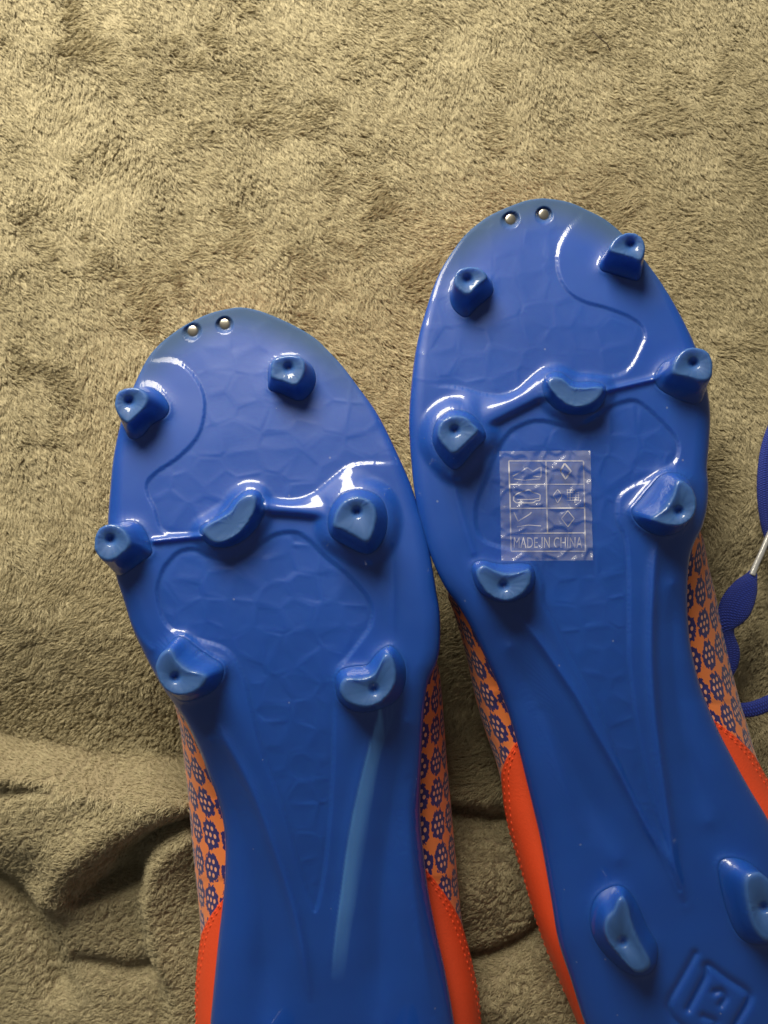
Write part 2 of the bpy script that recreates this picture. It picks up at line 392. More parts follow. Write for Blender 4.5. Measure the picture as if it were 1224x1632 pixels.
def build_boot(name, cfg):
    tip, heel = cfg['tip'], cfg['heel']
    ly, lx = y_chain([tip] + cfg['left'] + [heel]); ry, rx = y_chain([tip] + cfg['right'] + [heel])
    y0, y1 = tip[1], heel[1]
    t = np.linspace(0, 1, 44)
    rows = np.concatenate([y0 + 90 * t ** 2, np.arange(y0 + 92, y1 - 80, 2.0), (y1 - 80 * t ** 2)[::-1]])
    nc = 270; u = np.linspace(-1, 1, nc); u = 0.55 * u + 0.45 * np.sin(u * np.pi / 2)
    Lx = np.interp(rows, ly, lx); Rx = np.interp(rows, ry, rx); Rx = np.maximum(Rx, Lx)
    PX = (Lx + Rx)[:, None] / 2 + u[None, :] * (Rx - Lx)[:, None] / 2; PY = np.repeat(rows[:, None], nc, 1)
    outline = np.concatenate([np.stack([lx, ly], -1), np.stack([rx, ry], -1)[::-1][1:-1]])
    cy, cz = np.array(cfg['base']).T
    cz_f = lambda y: np.interp(y, *(lambda P: (P[:, 0], P[:, 1]))(catmull(list(zip(cy, cz)), sub=10)))
    X, Y = PX.ravel(), PY.ravel()
    ed, _ = seg_dist(X, Y, outline, True, 80.0)
    zz = cz_f(Y)
    z = zz + cfg.get('roll', 0.0) * (X - np.interp(Y, rows, (Lx + Rx) / 2)) / 250.0
    R = np.interp(Y, [y0, y0 + 120, y0 + 300, y0 + 600, y0 + 800, y1], [4, 9, 22, 30, 58, 60])
    drop = np.interp(Y, [y0, y0 + 120, y0 + 300, y0 + 600, y0 + 800, y1], [0.25, 0.8, 3.2, 4.0, 8.5, 8.5])
    q = np.clip(1 - ed / R, 0, 1); z = z - drop * (1 - np.sqrt(np.maximum(1 - q * q, 0)))
    hex_m = np.zeros(X.size)
    for P, dep, w in cfg['recess']:
        sd = sdf(X, Y, catmull(P, True, 6), 80); m = smooth(-w, w, sd)
        for fx_, fy_ in cfg['fade']: m = m * smooth(12, 75, np.hypot(X - fx_, Y - fy_))
        z = z - dep * m; hex_m = np.maximum(hex_m, smooth(0, 14, sd))
    f1, f2, ox, oy, hx, hy = voronoi(X / 46 + 20, Y / 40 + 20, cfg['seed'])
    hexz = 0.10 * smooth(0.6, 0.0, f2 - f1) + (ox * (hx - 0.5) + oy * (hy - 0.5)) * 0.55 * smooth(0.0, 0.22, f2 - f1)
    z = z + hexz * hex_m * cfg.get('hex', 1.0) * np.interp(Y, [y0, y0 + 250, y0 + 420, y1], [0.35, 0.5, 1.0, 1.0])
    for line, amp, w, flat in cfg['ridge']:
        d, _ = seg_dist(X, Y, catmull(line, sub=8), False, w * 4 + 4)
        ln = np.linalg.norm(np.diff(np.array(line, float), axis=0), axis=1).sum(); tap = 1.0
        if ln > 150 and (amp > 0 or w > 20): tap = smooth(-2, 70, np.hypot(X - line[0][0], Y - line[0][1])) ** 0.5 * smooth(-2, 110, np.hypot(X - line[-1][0], Y - line[-1][1])) ** 0.6
        z = z + tap * (amp * smooth(w * 1.5, w * 0.75, d) if flat else amp * np.exp(-(d / w) ** 1.6))
    for P, amp, w in cfg.get('raise', []):
        z = z + amp * smooth(-w, w, sdf(X, Y, catmull(P, True, 6), 90))
    add = np.zeros(X.size)
    for lo, hi, hh, far_end in cfg['bank']:
        lo, hi = catmull(lo, sub=16), catmull(hi, sub=16); P = np.concatenate([lo, hi[::-1]])
        sd = sdf(X, Y, P, 60); d1, _ = seg_dist(X, Y, lo, False, 120); d2, _ = seg_dist(X, Y, hi, False, 120)
        e = np.array([lo[far_end], hi[far_end]]); de, _ = seg_dist(X, Y, e, False, 60)
        add = np.maximum(add, hh * (d1 / (d1 + d2 + 1e-6)) * smooth(-5.0, 2.0, sd) * smooth(2, 40, de))
    for P, hh in cfg['bar']:
        add = np.maximum(add, hh * smooth(-4.0, 2.0, sdf(X, Y, np.array(P, float), 60)))
    for k_ in cfg['mounds']:
        add = np.maximum(add, (2.5 if k_ == 2 else 1.2) * smooth(-24 if k_ == 2 else -13, -3, sdf(X, Y, catmull(cfg['studs'][k_][1], True, 5), 60)))
    g = add.reshape(len(rows), nc)
    for _ in range(5):
        g = np.pad(g, 1, mode='edge'); g = (g[:-2] + 2 * g[1:-1] + g[2:]) / 4; g = (g[:, :-2] + 2 * g[:, 1:-1] + g[:, 2:]) / 4
    z = z + g.ravel()
    studs = cfg['studs']
    for k_, (top, base, pit, h) in enumerate(studs):
        sd = sdf(X, Y, catmull(base, True, 5), 60)
        z = z + cfg['fillet'][k_] * np.exp(np.minimum(sd, 0) / 7.0)
    for rxp, ryp in cfg['rivets']:
        d = np.hypot(X - rxp, (Y - ryp) * 1.1); z = z - 1.3 * smooth(15, 10.5, d)
    z = z + 0.10 * perlin(X / 60, Y / 60, 40) + 0.25 * perlin(X / 190, Y / 190, 41)
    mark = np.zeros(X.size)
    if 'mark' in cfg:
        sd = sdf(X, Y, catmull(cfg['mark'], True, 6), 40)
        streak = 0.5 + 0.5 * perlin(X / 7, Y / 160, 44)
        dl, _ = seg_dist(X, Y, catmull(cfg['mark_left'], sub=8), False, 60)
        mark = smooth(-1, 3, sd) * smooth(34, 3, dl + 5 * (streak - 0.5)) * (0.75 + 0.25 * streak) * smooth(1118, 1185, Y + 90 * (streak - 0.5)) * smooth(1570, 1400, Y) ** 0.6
    patina = smooth(60, 2, ed) * smooth(y0 + 190, y0 + 40, Y) * 0.9
    zm = z * 0.001
    V = unproj(X, Y, zm).reshape(len(rows), nc, 3)
    # side wall below the rim, then a short turn-in
    def wall(ix, sgn, dz, inset):
        e = PX[:, ix] + sgn * np.minimum(inset, (Rx - Lx) * 0.3)
        return unproj(e, rows, zm.reshape(len(rows), nc)[:, ix] - dz)
    Vw = np.concatenate([np.stack([wall(0, 1, 0.0075, 16), wall(0, 1, 0.0055, 5), wall(0, 1, 0.003, 0.3), wall(0, 1, 0.00025, 0.0)], 1), V,
                         np.stack([wall(-1, -1, 0.00025, 0.0), wall(-1, -1, 0.003, 0.3), wall(-1, -1, 0.0055, 5), wall(-1, -1, 0.0075, 16)], 1)], 1)
    def pad(a):
        a = a.reshape(len(rows), nc); return np.concatenate([np.repeat(a[:, :1], 4, 1), a, np.repeat(a[:, -1:], 4, 1)], 1)
    zg = zm.reshape(len(rows), nc)

    root = empty(name, tuple(unproj(cfg['mid'][0], cfg['mid'][1], 0.0)))
    root['label'] = cfg['label']; root['category'] = 'football boot'; root['group'] = 'pair of football boots'
    sole = mesh_obj('sole', Vw.reshape(-1, 3), grid_faces(len(rows), nc + 8), TPU, root,
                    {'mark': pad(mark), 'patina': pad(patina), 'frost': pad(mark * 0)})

    def sole_z(px, py):
        px = np.atleast_1d(px).astype(float); py = np.atleast_1d(py).astype(float); out = []
        for a, b in zip(px, py):
            i = int(np.argmin(np.abs(rows - b))); j = int(np.argmin(np.abs(PX[i] - a))); out.append(zg[i, j])
        return np.array(out)

    # studs
    for top, base, pit, h in studs:
        nA = 64; ang = np.linspace(0, 2 * np.pi, nA, endpoint=False)
        T = catmull(top, True, 6); B = catmull(base, True, 6)
        def radial(P, c):
            a = np.arctan2(P[:, 1] - c[1], P[:, 0] - c[0]) % (2 * np.pi); rr = np.hypot(P[:, 0] - c[0], P[:, 1] - c[1])
            o = np.argsort(a); a, rr = a[o], rr[o]
            rad = np.interp(ang, np.concatenate([a - 2 * np.pi, a, a + 2 * np.pi]), np.tile(rr, 3))
            return np.stack([c[0] + rad * np.cos(ang), c[1] + rad * np.sin(ang)], -1)
        if pit is not None: c = np.array(pit)
        else:
            gx_, gy_ = np.meshgrid(np.linspace(T[:, 0].min(), T[:, 0].max(), 60), np.linspace(T[:, 1].min(), T[:, 1].max(), 60))
            q_ = sdf(gx_.ravel(), gy_.ravel(), T, 60); k_ = int(np.argmax(q_)); c = np.array([gx_.ravel()[k_], gy_.ravel()[k_]])
        Tp = radial(T, c); Bp = radial(B, B.mean(0))
        zb = sole_z(Bp[:, 0], Bp[:, 1]); zc = float(np.median(zb)); zt = zc + h * 0.001
        ring, fr = [], []
        for k, (tt, zf, f) in enumerate([(0, -0.22, 0), (0.0, -0.04, 0), (0.14, 0.06, 0), (0.36, 0.22, 0), (0.58, 0.48, 0.02), (0.76, 0.74, 0.08), (0.88, 0.87, 0.35), (0.96, 0.95, 0.8)]):
            p = Bp * (1 - tt) + Tp * tt; ww = max(0.0, 1 - zf * 1.6)
            zz_ = (zb * ww + zc * (1 - ww)) * (1 - max(zf, 0)) + zt * max(zf, 0) + min(zf, 0) * h * 0.001
            ring.append(unproj(p[:, 0], p[:, 1], zz_)); fr.append(np.full(nA, f))
        for sc, dz in ((0.94, -0.005), (0.86, 0.0), (0.72, -0.025)):
            p = c + (Tp - c) * sc; ring.append(unproj(p[:, 0], p[:, 1], np.full(nA, zt + dz * h * 0.001))); fr.append(np.full(nA, 1.0))
        if pit is not None:
            pc = np.array(pit)
            for rad, dz, f in ((11.5, -0.05, 1.0), (9.0, -0.09, 0.9), (6.5, -0.15, 0.7), (4.5, -0.21, 0.5), (2.5, -0.26, 0.35), (0.3, -0.28, 0.3)):
                rl = np.minimum(rad, 0.62 * rad / 11.0 * np.hypot(*(Tp - c).T))[:, None]; p = pc + rl * np.stack([np.cos(ang), np.sin(ang)], -1); ring.append(unproj(p[:, 0], p[:, 1], np.full(nA, zt + dz * h * 0.001))); fr.append(np.full(nA, f))
        else:
            for sc, dz in ((0.4, -0.034), (0.02, -0.04)):
                p = c + (Tp - c) * sc; ring.append(unproj(p[:, 0], p[:, 1], np.full(nA, zt + dz * h * 0.001))); fr.append(np.full(nA, 1.0))
        V_ = np.array(ring); nr = len(ring); rr_ = np.random.default_rng(int(c[0] * 7 + c[1]))
        V_[6:11] += rr_.normal(0, 0.00005, V_[6:11].shape)
        faces = [tuple(f[::-1]) for f in grid_faces(nr, nA, True)] + [tuple((nr - 1) * nA + i for i in range(nA))[::-1], tuple(range(nA))]
        frv = np.array(fr).ravel()
        mesh_obj('stud', V_.reshape(-1, 3), faces, TPU, root, {'mark': frv * 0, 'patina': frv * 0, 'frost': frv})

    # toe rivets: low domes seated in their recesses
    for rxp, ryp in cfg['rivets']:
        zb = float(sole_z([rxp], [ryp])[0]); c = unproj(rxp, ryp, zb); nA = 28; prof = [(2.1, -1.0), (2.1, 0.0), (1.9, 0.30), (1.4, 0.48), (0.8, 0.55), (0.02, 0.57)]
        a = np.linspace(0, 2 * np.pi, nA, endpoint=False)
        V_ = np.array([[(c[0] + r_ * .001 * math.cos(x), c[1] + r_ * .001 * math.sin(x), c[2] + z_ * .001) for x in a] for r_, z_ in prof])
        mesh_obj('rivet', V_.reshape(-1, 3), [tuple(f[::-1]) for f in grid_faces(len(prof), nA, True)] + [tuple((len(prof) - 1) * nA + i for i in range(nA))], STEEL, root)

    # upper: bulges out from under the rim and closes on the blanket
    sl = np.array(cfg['sil_left']); sr = np.array(cfg['sil_right'])
    urows = np.concatenate([y0 + 16 + 60 * np.linspace(0, 1, 16) ** 2, np.arange(y0 + 80, y1 - 40, 4.0), y1 - 20 - 30 * np.linspace(1, 0, 10) ** 2])
    uL = np.interp(urows, ly, lx); uR = np.interp(urows, ry, rx); mid = (uL + uR) / 2
    zl = np.array([sole_z([a], [b])[0] for a, b in zip(uL + 1, urows)]); zr = np.array([sole_z([a], [b])[0] for a, b in zip(uR - 1, urows)])
    hw = np.maximum((uR - uL) / 2 - 15, 1.0)
    SL = np.where((urows > sl[0, 0]), np.interp(urows, sl[:, 0], sl[:, 1]), np.maximum(0, 0) + mid - np.maximum(hw - 4, 1))
    SR = np.where((urows > sr[0, 0]), np.interp(urows, sr[:, 0], sr[:, 1]), mid + np.maximum(hw - 4, 1))
    k = np.ones(13) / 13
    def sm(a): return np.convolve(np.pad(a, 6, mode='edge'), k, 'valid')
    SL, SR = sm(SL), sm(SR)
    nA = 34; a = np.linspace(0, np.pi, nA)
    # flat, rounded vamp resting on the cloth
    floor_z = look(BZ, *[(v) for v in ((mid - 612) * H / F, (816 - urows) * H / F)]) * 0 + cfg['rest']
    def side_curve(e, S_, zs, inner, grow=0.0):
        zs = zs - 0.006; zmid = floor_z + (zs - floor_z) * 0.45
        P = np.zeros((len(urows), nA, 3))
        for j, aa in enumerate(a):
            if aa <= np.pi / 2:
                px = e + (S_ - e) * math.sin(aa); zz_ = zmid + (zs - zmid) * math.cos(aa)
            else:
                px = inner + (S_ - inner) * math.sin(aa) ** 0.8; zz_ = zmid + (zmid - floor_z) * math.cos(aa)
            P[:, j] = unproj(px + grow, urows, zz_)
        return P
    PL = side_curve(mid - hw, SL, zl, mid - 0.45 * (mid - SL)); PR = side_curve(mid + hw, SR, zr, mid + 0.45 * (SR - mid))
    ring = np.concatenate([PL, PR[:, ::-1]], 1)                   # closed section, open-free loop
    def arc(P): return np.concatenate([np.zeros((len(urows), 1)), np.cumsum(np.linalg.norm(np.diff(P, axis=1), axis=2), 1)], 1) * 1050
    AL, AR = arc(PL), arc(PR); yy = np.cumsum(np.concatenate([[0], np.linalg.norm(np.diff(ring[:, 5], axis=0), axis=1)])) * 790
    uvL = np.stack([np.repeat(yy[:, None], nA, 1), AL + 4], -1); uvR = np.stack([np.repeat(yy[:, None], nA, 1) + 3, AR + 2], -1)
    uvs = np.concatenate([uvL, uvR[:, ::-1]], 1)
    nr, ncn = ring.shape[:2]
    faces = [tuple(f) for f in grid_faces(nr, ncn, True)] + [tuple(range(ncn)), tuple((nr - 1) * ncn + i for i in range(ncn))[::-1]]
    mesh_obj('upper', ring.reshape(-1, 3), faces, UPPER, root, uv=uvs)

    # red heel counter laid over the upper on both sides
    for sgn, e, S_, zs, inner, (ys, yf) in ((-1, mid - hw, SL, zl, mid - 0.45 * (mid - SL), cfg['red_left']), (1, mid + hw, SR, zr, mid + 0.45 * (SR - mid), cfg['red_right'])):
        m = (urows >= ys) ; idx = np.where(m)[0]
        nB = 26; Vv = []; edge_pts = []
        for i in idx:
            lim = np.interp(urows[i], [ys, yf, yf + 90, yf + 260], [0.05, 1.15, 1.75, 2.5])
            zs_i = zs[i] - 0.006; fz = floor_z[i]; zmid = fz + (zs_i - fz) * 0.45; row = []
            for s in np.linspace(0, 1, nB):
                aa = lim * s; thick = 5.0 * min(1.0, (1 - s) / 0.06 + 0.0) * (0.25 if s > 0.999 else 1)
                if aa <= np.pi / 2: px = e[i] + (S_[i] - e[i]) * math.sin(aa); zz_ = zmid + (zs_i - zmid) * math.cos(aa)
                else: px = inner[i] + (S_[i] - inner[i]) * math.sin(aa) ** 0.8; zz_ = zmid + (zmid - fz) * math.cos(aa)
                puff = thick * (0.9 + 0.8 * math.sin(math.pi * min(1, s * 1.02)))
                p = unproj(px + sgn * puff * (0.35 + 0.65 * math.sin(min(aa, 1.57))), urows[i], zz_ + 0.0006 * math.cos(min(aa, 1.57)) * (thick > 0.5)); row.append(p)
            Vv.append(row)
            edge_pts.append((row[int(nB * 0.74)], row[int(nB * 0.58)]))
        Vv = np.array(Vv); fcs = grid_faces(len(idx), nB)
        hp = mesh_obj('heel_panel', Vv.reshape(-1, 3), fcs if sgn > 0 else fcs[:, ::-1], RED, root)
        # twin rows of short raised stitches along the front seam
        bv, bf = [], []; ico_a = np.linspace(0, 2 * np.pi, 6, endpoint=False)
        E = np.array(edge_pts)
        for col in range(2):
            P = E[:, col]; L_ = np.concatenate([[0], np.cumsum(np.linalg.norm(np.diff(P, axis=0), axis=1))])
            for s in np.arange(0.004, min(L_[-1], 0.11), 0.0031):
                p = np.array([np.interp(s, L_, P[:, q]) for q in range(3)]); tg = np.array([np.interp(s + .001, L_, P[:, q]) for q in range(3)]) - p; tg /= np.linalg.norm(tg) + 1e-9
                sd_ = np.cross(tg, (sgn * 0.7, 0, 0.7)); sd_ /= np.linalg.norm(sd_) + 1e-9; up = np.cross(sd_, tg)
                b0 = len(bv)
                for f_, r_ in ((-1, 0.2), (-0.5, 0.9), (0.5, 0.9), (1, 0.2)):
                    for w in ico_a: bv.append(p + tg * f_ * 0.0009 + r_ * 0.00030 * (sd_ * math.cos(w) + up * math.sin(w)))
                bf += [tuple(b0 + v for v in f) for f in grid_faces(4, 6, True)] + [tuple(b0 + v for v in range(6)), tuple(b0 + 18 + v for v in range(6))]
        st = mesh_obj('stitching', bv, bf, RED, hp); st['kind'] = 'stuff'
    return root, sole_z, outline

# ---- left boot (traced along its own edges and mouldings)
z1 = lambda p: Zm(140, 470, 4.08, p); z2 = lambda p: Zm(400, 470, 4.08, p); z3 = lambda p: Zm(140, 800, 4.08, p); z4 = lambda p: Zm(420, 800, 3.4, p)
A = dict(
    seed=51, mid=(470, 1150), rest=0.002, tip=(385, 490), heel=(535, 1886),
    label='blue studded football boot lying sole up, sole bare with pale streak along its arch',
    left=[(375, 490.2), (336, 499), (299, 516), (272, 534), (250, 553), (233, 575), (214, 614), (198, 655), (188, 692), (180, 735), (176, 776), (173, 813), (172, 840), (176, 880), (186, 922), (198, 959), (212, 1003), (233, 1048), (258, 1094), (282, 1128), (297, 1152), (316, 1192), (333, 1236), (349, 1281), (358, 1328), (359, 1380), (356, 1430), (348, 1498), (339, 1590), (335, 1640), (336, 1720), (356, 1790), (400, 1845), (460, 1876)],
    right=[(400, 492), (424, 499), (461, 515), (498, 536), (522, 558), (547, 585), (571, 617), (596, 651), (613, 681), (628, 712), (645, 749), (656, 776), (667, 810), (678, 845), (688, 897), (695, 941), (701, 980), (701, 1030), (695, 1058), (683, 1085), (677, 1120), (673, 1180), (670, 1262), (671, 1318), (676, 1364), (682, 1414), (694, 1478), (710, 1549), (724, 1628), (733, 1700), (726, 1770), (695, 1826), (640, 1864), (585, 1882)],
    base=[(480, 48.6), (540, 50.8), (620, 53.2), (720, 55.9), (850, 58.5), (1000, 59.5), (1150, 57.5), (1300, 53), (1450, 48.5), (1632, 45), (1900, 41)],
    recess=[([(205, 560), (240, 574), (275, 574), (303, 592), (322, 622), (326, 655), (315, 695), (285, 728), (250, 752), (234, 770), (236, 790), (246, 810), (256, 842), (280, 852), (330, 845), (345, 825), (370, 793), (400, 782), (430, 795), (470, 797), (500, 787), (530, 763), (556, 743), (582, 738), (640, 735), (720, 700), (660, 560), (520, 450), (380, 430), (200, 470)], 0.6, 2.6),
            ([(270, 893), (287, 878), (311, 875), (331, 885), (360, 890), (392, 880), (420, 862), (441, 851), (470, 848), (491, 859), (517, 885), (547, 909), (573, 935), (590, 959), (594, 980), (587, 1003), (560, 1040), (535, 1075), (532, 1140), (531, 1209), (526, 1298), (517, 1386), (505, 1446), (496, 1440), (472, 1362), (449, 1283), (419, 1203), (400, 1130), (388, 1080), (360, 1035), (300, 1015), (265, 995), (250, 950), (256, 915)], 0.7, 3.5)],
    ridge=[([(246, 862), (290, 857), (335, 853)], 1.4, 4.5, False), 
           ([(340, 1138), (354, 1168), (402, 1259), (437, 1351), (467, 1445), (484, 1525), (496, 1600)], 1.7, 9, False),
           ([(612, 1120), (592, 1180), (577, 1228), (557, 1318), (545, 1407), (530, 1549)], 0.9, 10, False),
           ([(622, 860), (626, 930), (627, 1025)], 0.45, 6, False), ([(335, 1180), (385, 1320), (418, 1470), (430, 1640)], -2.4, 30, False), ([(648, 1150), (622, 1300), (606, 1450), (604, 1640)], -2.4, 30, False), ([(652, 1240), (655, 1360), (668, 1480), (690, 1620)], 0.9, 12, False),
           ([(205, 985), (222, 1015), (240, 1035)], 0.5, 6, False)],
    bank=[([(408, 784), (430, 796), (462, 799), (492, 791), (520, 771), (548, 748), (580, 737)], [(424, 800), (475, 806), (518, 810), (528, 795), (541, 783), (560, 771), (600, 757)], 2.5, -1)],
    mounds=[2, 6], fillet=[0.8, 0.35, 0.8, 0.7, 2.0, 0.9, 0.8, 1, 1], fade=[(660, 735), (205, 560)],
    bar=[([(400, 796), (422, 799), (475, 806), (530, 811), (534, 827), (475, 820), (418, 816), (398, 816)], 2.5)],
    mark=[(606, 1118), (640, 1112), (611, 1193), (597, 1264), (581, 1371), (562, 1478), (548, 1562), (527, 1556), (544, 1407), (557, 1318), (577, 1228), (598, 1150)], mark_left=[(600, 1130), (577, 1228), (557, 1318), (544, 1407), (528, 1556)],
    studs=[
        (z1([(175, 690), (200, 630), (270, 605), (340, 612), (385, 665), (370, 730), (310, 790), (260, 830), (215, 800), (180, 740)]), z1([(235, 700), (300, 620), (400, 595), (480, 640), (535, 720), (520, 790), (420, 850), (350, 930), (275, 940), (240, 870), (228, 780)]), z1([(272, 695)])[0], 10),
        (z2([(130, 500), (145, 425), (220, 397), (310, 402), (350, 445), (340, 520), (292, 585), (210, 562), (140, 540)]), z2([(108, 580), (120, 450), (220, 400), (340, 415), (410, 480), (425, 570), (385, 655), (310, 695), (200, 650), (122, 625)]), z2([(245, 475)])[0], 9),
        (z2([(535, 1500), (560, 1400), (620, 1335), (700, 1315), (780, 1350), (815, 1430), (800, 1530), (760, 1608), (680, 1572), (600, 1528)]), z2([(495, 1480), (520, 1375), (600, 1285), (720, 1262), (840, 1310), (890, 1420), (880, 1560), (820, 1660), (740, 1690), (620, 1640), (520, 1575)]), z2([(690, 1412)])[0], 10),
        (z3([(40, 280), (60, 190), (130, 147), (210, 165), (260, 222), (270, 280), (220, 340), (150, 382), (90, 370), (52, 330)]), z3([(140, 290), (150, 180), (220, 130), (330, 135), (390, 200), (415, 280), (425, 340), (350, 400), (230, 480), (185, 470), (150, 400)]), z3([(150, 245)])[0], 10),
        (z3([(440, 1080), (460, 1010), (500, 968), (545, 965), (575, 1030), (650, 1095), (765, 1130), (740, 1200), (660, 1250), (560, 1250), (480, 1190)]), z3([(480, 1000), (540, 905), (620, 865), (700, 930), (800, 1000), (885, 1060), (880, 1150), (820, 1230), (700, 1285), (600, 1290), (530, 1220), (480, 1120)]), z3([(570, 1140)])[0], 10),
        (z4([(415, 1020), (440, 960), (540, 958), (610, 920), (650, 832), (690, 830), (715, 900), (715, 970), (680, 1040), (610, 1098), (530, 1110), (450, 1080)]), z4([(385, 1000), (400, 920), (470, 890), (560, 880), (610, 820), (680, 775), (730, 805), (770, 880), (770, 990), (720, 1080), (620, 1130), (500, 1140), (410, 1085)]), z4([(600, 1015)])[0], 10),
        (z1([(745, 1540), (770, 1500), (850, 1460), (930, 1410), (980, 1340), (1040, 1300), (1090, 1312), (1092, 1370), (1060, 1450), (990, 1540), (900, 1598), (820, 1608)]), z1([(722, 1520), (800, 1462), (900, 1392), (960, 1312), (1040, 1262), (1120, 1280), (1160, 1350), (1150, 1430), (1100, 1520), (1000, 1610), (880, 1648), (770, 1618)]), None, 6),
        ([(408, 1690), (428, 1670), (452, 1690), (456, 1730), (440, 1760), (415, 1745)], [(400, 1680), (430, 1655), (465, 1680), (470, 1735), (445, 1775), (405, 1750)], (432, 1715), 10),
        ([(628, 1690), (648, 1665), (668, 1685), (670, 1730), (650, 1758), (630, 1735)], [(612, 1685), (640, 1652), (672, 1675), (678, 1730), (652, 1770), (618, 1745)], (650, 1712), 10),
    ],
    rivets=[(307, 528), (358, 517)],
    sil_left=[(1090, 268), (1120, 277), (1150, 286), (1209, 293), (1268, 300), (1342, 306), (1401, 312), (1445, 317), (1480, 320), (1519, 319), (1563, 317), (1632, 319), (1720, 322), (1800, 352), (1850, 395), (1886, 480)],
    sil_right=[(1030, 690), (1057, 699), (1090, 703), (1139, 707), (1210, 712), (1264, 717), (1317, 722), (1371, 727), (1442, 733), (1467, 736), (1524, 746), (1585, 756), (1640, 760), (1720, 766), (1790, 755), (1840, 710), (1886, 590)],
    red_left=(1421, 1490), red_right=(1372, 1465))

